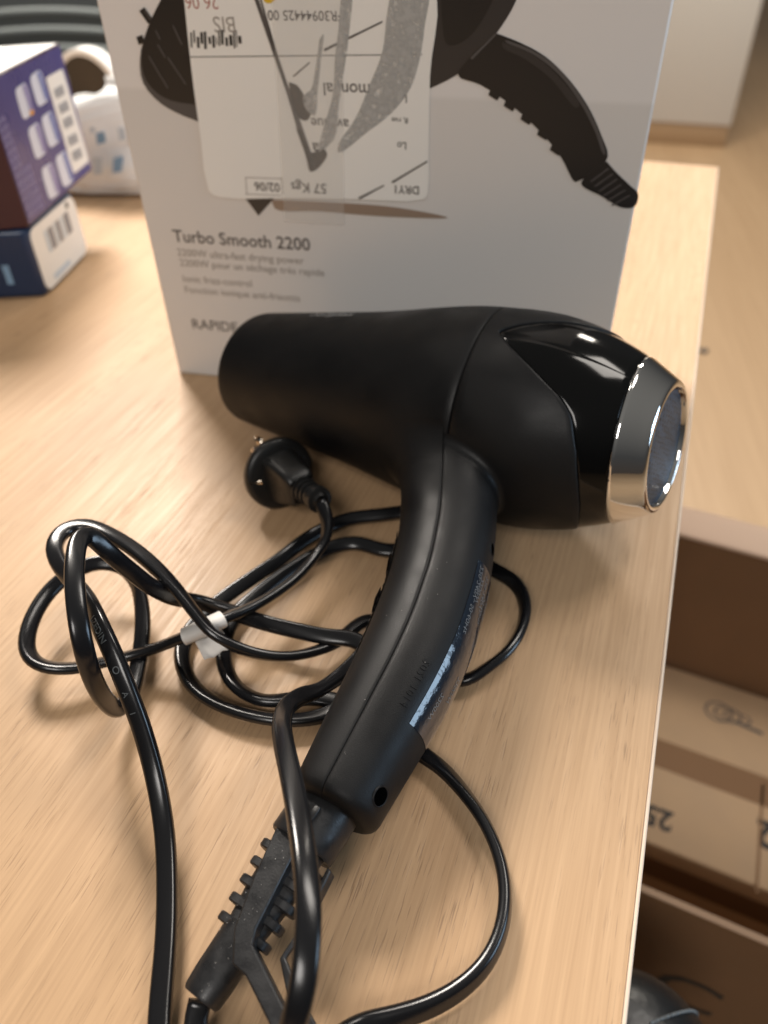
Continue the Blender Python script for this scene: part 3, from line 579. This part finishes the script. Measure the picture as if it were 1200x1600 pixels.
# ---------------------------------------------------------------- boxes stacked at the left
h1 = .0535
Bc = at(72, 465); bdir = unit(V(math.cos(math.radians(84)), math.sin(math.radians(84)), 0)); ldir = -unit(V(math.cos(math.radians(3)), math.sin(math.radians(3)), 0))
nb = thing('small_box', Bc + ldir * .08 + bdir * .045, 'dark blue box with a white barcode end, lying under the purple box', 'box')
v, f = box_vf(Bc, ldir * .17, bdir * .088, ez * (h1 - .001)); obj('carton', v, f, 'navy', nb, True, bevel=.004, seg=3, autosm=30)
en = unit(np.cross(bdir, ez)); ep = lambda s, z, off=.0006: Bc + bdir * s + ez * z + en * off
rnd = lambda s0, z0, s1, z1, r: [(cx + r * math.cos(q), cz + r * math.sin(q)) for cx, cz, qs in ((s1 - r, z1 - r, (0, 90)), (s0 + r, z1 - r, (90, 180)), (s0 + r, z0 + r, (180, 270)), (s1 - r, z0 + r, (270, 360))) for q in np.radians(np.linspace(*qs, 6))]
def side_poly(name, pts, m, off, parent, P, n, th=.0003):
    v, f = prism([P(s, z, 0) for s, z in pts], n, off, off + th); return obj(name, v, f, m, parent, False)
we = side_poly('white_end', rnd(.004, .0025, .0855, .0500, .008), 'white', .0002, nb, ep, en, .0008)
for k, (s, w) in enumerate(((.024, .004), (.030, .008), (.041, .002), (.045, .006), (.054, .003), (.060, .009))): side_poly('bar', [(s, .026), (s + w, .026), (s + w, .042), (s, .042)], 'bargrey' if k % 2 else 'paleblue', .0011, we, ep, en)
side_poly('end_print', [(.02, .006), (.05, .006), (.05, .010), (.02, .010)], 'paleblue', .0011, we, ep, en); side_poly('end_print', [(.069, .044), (.073, .044), (.073, .048), (.069, .048)], 'ink', .0011, we, ep, en)
for k in range(7): v, f = box_vf(Bc + ldir * (.02 + .012 * k) + ez * .012 - bdir * .0003, ldir * .005, bdir * .0002, ez * random.uniform(.012, .03)); obj('front_print', v, f, 'blue' if k % 3 == 0 else 'inkgrey', nb, False)

Pc = at(45, 355, h1); pd_ = unit(V(math.cos(math.radians(85.5)), math.sin(math.radians(85.5)), 0)); pl_ = -unit(V(math.cos(math.radians(12)), math.sin(math.radians(12)), 0)); PH, PD, PWid = .0945, .133, .16
pu = thing('gadget_box', Pc + pl_ * .08 + pd_ * .06, 'purple box with six pictured cards and a barcode strip, on the blue box', 'box')
v, f = box_vf(Pc, pl_ * PWid, pd_ * PD, ez * PH); obj('carton', v, f, 'maroon', pu, True, bevel=.0008, autosm=30)
pn = unit(np.cross(pd_, ez)); pp = lambda s, z, off=0: Pc + pd_ * s + ez * z + pn * off
sp = side_poly('printed_side', rnd(.0012, .0012, PD - .0012, PH - .0012, .001), 'purple', .0002, pu, pp, pn)
v, f = prism([Pc + pl_ * a + pd_ * b + ez * PH for a, b in ((.001, .001), (PWid - .001, .001), (PWid - .001, PD - .001), (.001, PD - .001))], ez, .0002, .0006); obj('white_top', v, f, 'white', pu, False)
# picture cards: two columns of three, and a white bar-code strip towards the far end
def ppx(px, py):                              # point of the printed side on a line of sight
    d = ray(px, py); s = np.dot(Pc - CAM, pn) / np.dot(d, pn); P = CAM + d * s; return np.dot(P - Pc, pd_), P[2] - h1
def quad(name, pts, m, off, parent=sp): return side_poly(name, [ppx(*p) for p in pts], m, off, parent, pp, pn, .0002)
def rquad(name, pts, m, off, parent=sp, r=.25):
    p = [np.array(ppx(*q)) for q in pts]; out = []
    for i in range(4):
        a, b, c = p[i - 1], p[i], p[(i + 1) % 4]
        for t in (0, .33, .67, 1): out.append((1 - t)**2 * (b + (a - b) * r) + 2 * t * (1 - t) * b + t * t * (b + (c - b) * r))
    return side_poly(name, out, m, off, parent, pp, pn, .0002)
for cx, cy, kx in ((21, 142, 0), (44, 122, 1), (41, 204, 0), (62, 186, 1), (62, 267, 0), (84, 248, 1)):
    q = [(cx + 3, cy - 22), (cx + 20, cy - 30), (cx + 31, cy + 20), (cx + 14, cy + 44)] if not kx else [(cx, cy + 5 - 22), (cx + 18, cy - 26 + 10 - 16), (cx + 30, cy + 30), (cx + 13, cy + 40)]
    q = [(cx, cy - 2), (cx + 18, cy - 15), (cx + 31, cy + 34), (cx + 14, cy + 47)]
    cdm = rquad('picture_card', q, 'card', .0006)
    q2 = [(q[0][0] * .35 + q[1][0] * .65, q[0][1] * .35 + q[1][1] * .65 + 3), (q[1][0] - 1, q[1][1] + 4), (q[2][0] - 1, q[2][1] - 3), (q[3][0] * .35 + q[2][0] * .65, q[3][1] * .35 + q[2][1] * .65 - 4)]
    quad('card_screen', q2, 'cardblue' if kx else 'lilac', .0009, cdm)
quad('orange_mark', [(44, 174), (49, 171), (51, 177), (46, 181)], 'orange', .0011)
strip = rquad('barcode_strip', [(70, 122), (96, 107), (138, 252), (114, 272)], 'white', .0006, r=.06)
for fr in (.12, .29, .45, .64, .80):
    for k in range(5):
        a = fr + k * .021; p0 = V(*(np.array([75, 122]) * (1 - a) + np.array([116, 266]) * a)); quad('bar', [(p0[0] + 2, p0[1] + 1), (p0[0] + 16, p0[1] - 7), (p0[0] + 16.6, p0[1] - 5.2), (p0[0] + 2.6, p0[1] + 2.8)], 'bargrey', .0009, strip)
for r_ in range(7):
    for k in range(13):
        a = .30 + k * .052; p0 = (np.array([-36, 118]) * (1 - a) + np.array([44, 346]) * a) + np.array([5 + r_ * 3.4, -2.5 * r_ + 2]); 
        if a < .62 and r_ > 3: continue
        quad('print_line', [(p0[0], p0[1]), (p0[0] + 1.6, p0[1] - 1), (p0[0] + 4.2, p0[1] + 8 + (k % 3)), (p0[0] + 2.6, p0[1] + 9 + (k % 3))], 'lilac', .0006)

# ---------------------------------------------------------------- crumpled white packet, cup and chair behind
pk = at(172, 312); kd = unit(V(1, -.10, 0)); kf = unit(V(.10, 1, 0))
bag = thing('plastic_packet', pk, 'crumpled white plastic packet with blue prints, beside the grey carton', 'packet')
P = []
for i in range(29):
    b_ = -math.pi / 2 + math.pi * i / 28; cb = abs(math.cos(b_)) ** .35; sb = math.copysign(abs(math.sin(b_)) ** .45, math.sin(b_)); row = []
    for j in range(48):
        q = j / 48 * 2 * math.pi; c = math.copysign(abs(math.cos(q)) ** .4, math.cos(q)); s_ = math.copysign(abs(math.sin(q)) ** .5, math.sin(q)); z = .5 + .5 * sb
        wob = 1 + .03 * math.sin(5 * q + 9 * z) + .025 * math.sin(13 * q - 11 * z) + .09 * random.random()
        row.append(pk + kd * (.068 * c * cb * wob + .008) + kf * (.036 + .034 * s_ * cb * wob * (1 - .35 * z)) + ez * max(.0004, .044 + .044 * sb + (.010 * c + .004 * math.sin(7 * q)) * z))
    P.append(row)
v, f = grid(P, False, True); f = [q[::-1] for q in f] + [list(range(48)), list(range(28 * 48, 29 * 48))[::-1]]
pkt = obj('wrapper', v, [q[::-1] for q in f], 'whitep', bag, False)
def pkpx(px, py, off): d = ray(px, py); o_ = pk - kf * off; s = np.dot(o_ - CAM, kf) / np.dot(d, kf); return CAM + d * s
for m_, pts in (('blue', ((150, 208), (163, 205), (166, 222), (152, 226))), ('paleblue', ((184, 200), (194, 198), (198, 218), (187, 220))), ('blue', ((178, 247), (193, 243), (190, 268), (176, 270))), ('paleblue', ((146, 246), (160, 246), (160, 272), (147, 272))), ('paleblue', ((140, 200), (147, 198), (149, 206), (142, 208)))):
    v, f = prism([pkpx(x_, y_, .0035) for x_, y_ in pts], -kf, 0, .0003); obj('blue_print', v, f, m_, bag, False)
cpos = at(121, 200, 0)
cp_ = thing('drinking_cup', cpos, 'small grey cup behind the white packet', 'cup')
v, f = lathe([(0, .0001), (0, .020), (.003, .022), (.062, .028), (.0635, .0272), (.062, .026), (.006, .020), (.005, .0001)], cpos, unit(V(.10, .05, 1)), V(1, 0, -.1), V(0, 1, -.05)); obj('cup_wall', v, [q[::-1] for q in f], 'cup', cp_, autosm=40)
rc = at(147, 143, .046)
tr = thing('tape_roll', V(rc[0], rc[1], 0), 'white rimmed roll standing on edge behind the packet and cup', 'tape roll')
d1, d2, d3 = unit(V(.9, -.35, 0)), ez, unit(V(.35, .9, 0)); RZ = .046; rc = V(rc[0], rc[1], RZ)
rings = [[rc + r_ * (d1 * math.cos(a) + d2 * math.sin(a)) + d3 * w_ for a in np.linspace(0, 2 * math.pi, 48, endpoint=False)] for r_, w_ in ((RZ - .007, -.010), (RZ - .001, -.010), (RZ, -.009), (RZ, .009), (RZ - .001, .010), (RZ - .007, .010))]
v, f = grid(rings, True, True); obj('roll_rim', v, f, 'white', tr, autosm=40)
rings = [[rc + r_ * (d1 * math.cos(a) + d2 * math.sin(a)) + d3 * w_ for a in np.linspace(0, 2 * math.pi, 48, endpoint=False)] for r_, w_ in ((.0001, -.005), (RZ - .0072, -.008), (RZ - .0072, .008), (.0001, .005))]
v, f = grid(rings, False, True); obj('roll_core', v, f, 'inkpic', tr, autosm=40)

ch0 = V(-.72, 1.75, FLOOR)
chair = thing('office_chair', ch0, 'black fabric office chair with grey piping, beyond the table', 'chair')
def cushion(name, c, x, y, z, w, d, h, m, e=3.5):
    P = []
    for i in range(25):
        b = -math.pi / 2 + math.pi * i / 24; cb = abs(math.cos(b)) ** (2 / e); sb = math.copysign(abs(math.sin(b)) ** (2 / e), math.sin(b))
        P.append([c + x * w * cb * math.copysign(abs(math.cos(q)) ** (2 / e), math.cos(q)) + y * d * cb * math.copysign(abs(math.sin(q)) ** (2 / e), math.sin(q)) + z * h * sb for q in np.linspace(0, 2 * math.pi, 48, endpoint=False)])
    v, f = grid(P, False, True); return obj(name, v, [q[::-1] for q in f], m, chair)
cx_, cy_ = unit(V(1, .12, 0)), unit(V(-.12, 1, 0))
cushion('seat', ch0 + ez * .50, cx_, cy_, ez, .30, .28, .055, 'chair')
cushion('backrest', ch0 + cy_ * .30 + ez * .90, cx_, unit(cy_ + ez * .15), unit(ez - cy_ * .15), .30, .05, .33, 'chair')
for zz, rr2 in ((.70, .27), (.735, .27), (.665, .27)):
    pts = [ch0 + cy_ * (.232 + .01 * q * q) + cx_ * rr2 * q + ez * (zz + .012 - .03 * q * q) for q in np.linspace(-1, 1, 24)]
    P = sweep(np.array([[*p, 0, 0, 1] for p in pts]), .006, .008, 10); v, f = grid(P, False, True); obj('piping', v, f, 'chairgrey', chair)
v, f = rod(ch0 + ez * .10, ch0 + ez * .46, .028, .024, 20); obj('gas_column', v, f, 'steel', chair)
for k in range(5):
    a = k * 2 * math.pi / 5; d_ = V(math.cos(a), math.sin(a), 0); v, f = rod(ch0 + ez * .11, ch0 + d_ * .30 + ez * .075, .022, .014, 12); lg = obj('base_arm', v, f, 'chair', chair)
    v, f = rod(ch0 + d_ * .30 + ez * .028 - V(-d_[1], d_[0], 0) * .012, ch0 + d_ * .30 + ez * .028 + V(-d_[1], d_[0], 0) * .012, .028, n=20); obj('castor', v, f, 'chair', lg)

# white cabinet on an oak plinth, far across the floor
cb0 = at(1131, 231, FLOOR); cbx = unit(V(math.cos(math.radians(-19)), math.sin(math.radians(-19)), 0)); cby = np.cross(ez, cbx)
cab = thing('cabinet', cb0 - cbx * .4 + cby * .2, 'white cabinet on an oak plinth across the floor', 'cabinet')
v, f = box_vf(cb0 - cbx * .9, cbx * .9, cby * .5, ez * .085); obj('plinth', v, f, 'plinth', cab, True, bevel=.004)
v, f = box_vf(cb0 - cbx * .905 - cby * .004 + ez * .0855, cbx * .91, cby * .51, ez * 1.1); obj('cabinet_body', v, f, 'cabinet', cab, True, bevel=.004)
# a small dark mark on the floor
fc = at(1099, 550, FLOOR); v, f = prism([fc + V(.012 * math.cos(q) * (1 + .3 * math.sin(3 * q)), .009 * math.sin(q), 0) for q in np.linspace(0, 2 * math.pi, 14, endpoint=False)], ez, .0005, .006)
tagp(obj('floor_scrap', v, f, 'inkgrey'), 'small dark scrap lying on the wooden floor', 'scrap')

# ---------------------------------------------------------------- open carton on the floor with a smaller carton in it, and a black bag
ca = math.radians(-26.5); ce = V(math.cos(ca), math.sin(ca), 0); cn = V(-ce[1], ce[0], 0); RIM = -.30
near, far = .2886, .668; cq = lambda s, n, z: ce * s + cn * n + ez * z
S0, S1 = -.10, .55; TH = .005
oc = thing('open_carton', cq(.25, .48, FLOOR), 'large open brown cardboard carton on the floor right of the table', 'carton')
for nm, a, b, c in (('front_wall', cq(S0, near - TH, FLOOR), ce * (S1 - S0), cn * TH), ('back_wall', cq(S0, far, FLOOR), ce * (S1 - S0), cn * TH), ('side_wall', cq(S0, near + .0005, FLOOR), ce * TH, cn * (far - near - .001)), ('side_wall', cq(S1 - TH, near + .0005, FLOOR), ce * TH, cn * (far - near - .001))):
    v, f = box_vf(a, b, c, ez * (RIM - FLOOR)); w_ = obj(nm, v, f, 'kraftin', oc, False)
    if nm == 'front_wall':
        v, f = box_vf(cq(S0, near - TH, RIM + .0003), ce * (S1 - S0), cn * TH, ez * .001); obj('wall_edge', v, f, 'kraftedge', w_, False)
v, f = box_vf(cq(S0 + .006, near + .001, FLOOR + .002), ce * (S1 - S0 - .012), cn * (far - near - .002), ez * .004); obj('carton_floor', v, f, 'kraftin', oc, False)
v, f = box_vf(cq(S0, far + .0005, RIM + .001), ce * (S1 - S0), cn * .040 + ez * .006, ez * .005); obj('back_flap', v, f, 'flap', oc, True, bevel=.0015)
v, f = text_vf('C', .075); obj('wall_print', [cq(.085 + q[0], near - TH - .0004, RIM - .148 + q[1]) for q in v], f, 'ink', oc, False)
ZI = -.492
ic = thing('inner_carton', cq(.28, .55, FLOOR + .006), 'taped brown shipping box with black marks inside the open carton', 'carton')
v, f = box_vf(cq(-.02, .432, FLOOR + .0065), ce * .50, cn * .230, ez * (ZI - FLOOR - .0065)); ib = obj('carton_body', v, f, 'kraft', ic, True, bevel=.003)
v, f = box_vf(cq(-.018, .520, ZI + .0003), ce * .496, cn * .035, ez * .0003); obj('parcel_tape', v, f, 'tape', ic, False)
def ipx(px, py): return at(px, py, ZI)
def iprint(name, s, p0, p1, hgt, m='ink', turn=True):
    a, b = ipx(*p0), ipx(*p1); x = b - a; L_ = np.linalg.norm(x); x = x / L_; y = np.cross(ez, x); v, f = text_vf(s, 1, 0, .03); v[:, 0] -= v[:, 0].min(); k = L_ / v[:, 0].max()
    obj(name, [a + x * q[0] * k + y * q[1] * k * hgt + ez * .0004 for q in v], f, m, ic, False)
iprint('stamp_print', '25', (1053, 1272), (1010, 1256), 1.1); iprint('stamp_print', '2', (1212, 1290), (1184, 1280), 1.2)
cc = ipx(1137, 1117)
for k in range(3):
    c1 = cc + ce * (k - 1) * .010; P = [[c1 + (.013 + w) * (ce * math.cos(q) + cn * math.sin(q) * (.9 - .2 * k)) + ez * .0004 for q in np.linspace(0, 2 * math.pi, 36)] for w in (0, .0022)]; v, f = grid(P); obj('emblem_print', v, f, 'inkgrey', ic, False)
v, f = box_vf(cc + ce * .008 - cn * .008 + ez * .0004, ce * .030 - cn * .004, cn * .004, ez * .0001); obj('emblem_print', v, f, 'inkgrey', ic, False)
sa, sb_ = ipx(1190, 1225), ipx(1180, 1395); d_ = unit(sb_ - sa); v, f = box_vf(sa + ez * .0002, d_ * np.linalg.norm(sb_ - sa), np.cross(ez, d_) * .0025, ez * .0004); obj('flap_joint', v, f, 'tape', ic, False)
v, f = box_vf(cq(-.018, .4310, ZI - .060), ce * .22, cn * .0005, ez * .035); obj('side_print', v, f, 'kraftin', ic, False)
# black leather bag leaning on the carton, its seam stitched
topc = at(1003, 1600, -.20)
bgp = thing('leather_bag', V(topc[0], topc[1], FLOOR), 'black leather bag with a stitched seam, beside the open carton', 'bag')
P = []; BT = -.195
def bagp(z, q, off=0):
    w = (.050 + off) * max(1e-4, 1 - max(0, (z - .86) / .14) ** 3) ** .38 * (1 + .10 * (1 - z))
    return V(topc[0] - .006, topc[1] - .004, FLOOR) + ez * ((BT + off - FLOOR) * z) + w * (1 + .02 * math.sin(5 * q + 8 * z)) * (ce * math.cos(q) * 1.15 + cn * math.sin(q) * .9)
zs = list(np.linspace(0, .84, 18)) + [.86 + .14 * math.sin(k) for k in np.linspace(0, math.pi / 2, 14)]
v, f = grid([[bagp(z, q) for q in np.linspace(0, 2 * math.pi, 48, endpoint=False)] for z in zs], False, True); bb = obj('bag_body', v, f, 'leather', bgp)
for k in range(34):
    z = .93 + .069 * math.sin(math.pi / 2 * (k % 17) / 17); sgn = 1 if k < 17 else -1
    a_, b_ = bagp(z, -.35 if sgn > 0 else .9, .0006), bagp(min(.9999, z + .006), -.35 if sgn > 0 else .9, .0006)
    if np.linalg.norm(b_ - a_) > .0012:
        v, f = rod(a_, a_ + unit(b_ - a_) * .0034, .0008, n=6); obj('stitch', v, f, 'stitch', bb)
# dust caught on the rubber and the grip: one scatter nobody could count
parts = []
for k in range(46):
    if k < 34: c = c0 + ax * random.uniform(.012, LEN) + side * random.uniform(-.004, .004) + NU * random.uniform(.0068, .0080) * 0 + NU * .0079
    else: c = handle(random.uniform(.10, .195), random.uniform(50, 130), .0001)
    r = random.uniform(.00005, .00013); parts.append(rod(c, c + unit(V(random.random() - .5, random.random() - .5, .2)) * r * random.uniform(1, 3), r, n=5))
v, f = merge(parts); tagp(obj('dust', v, f, 'dust', dry), kind='stuff')
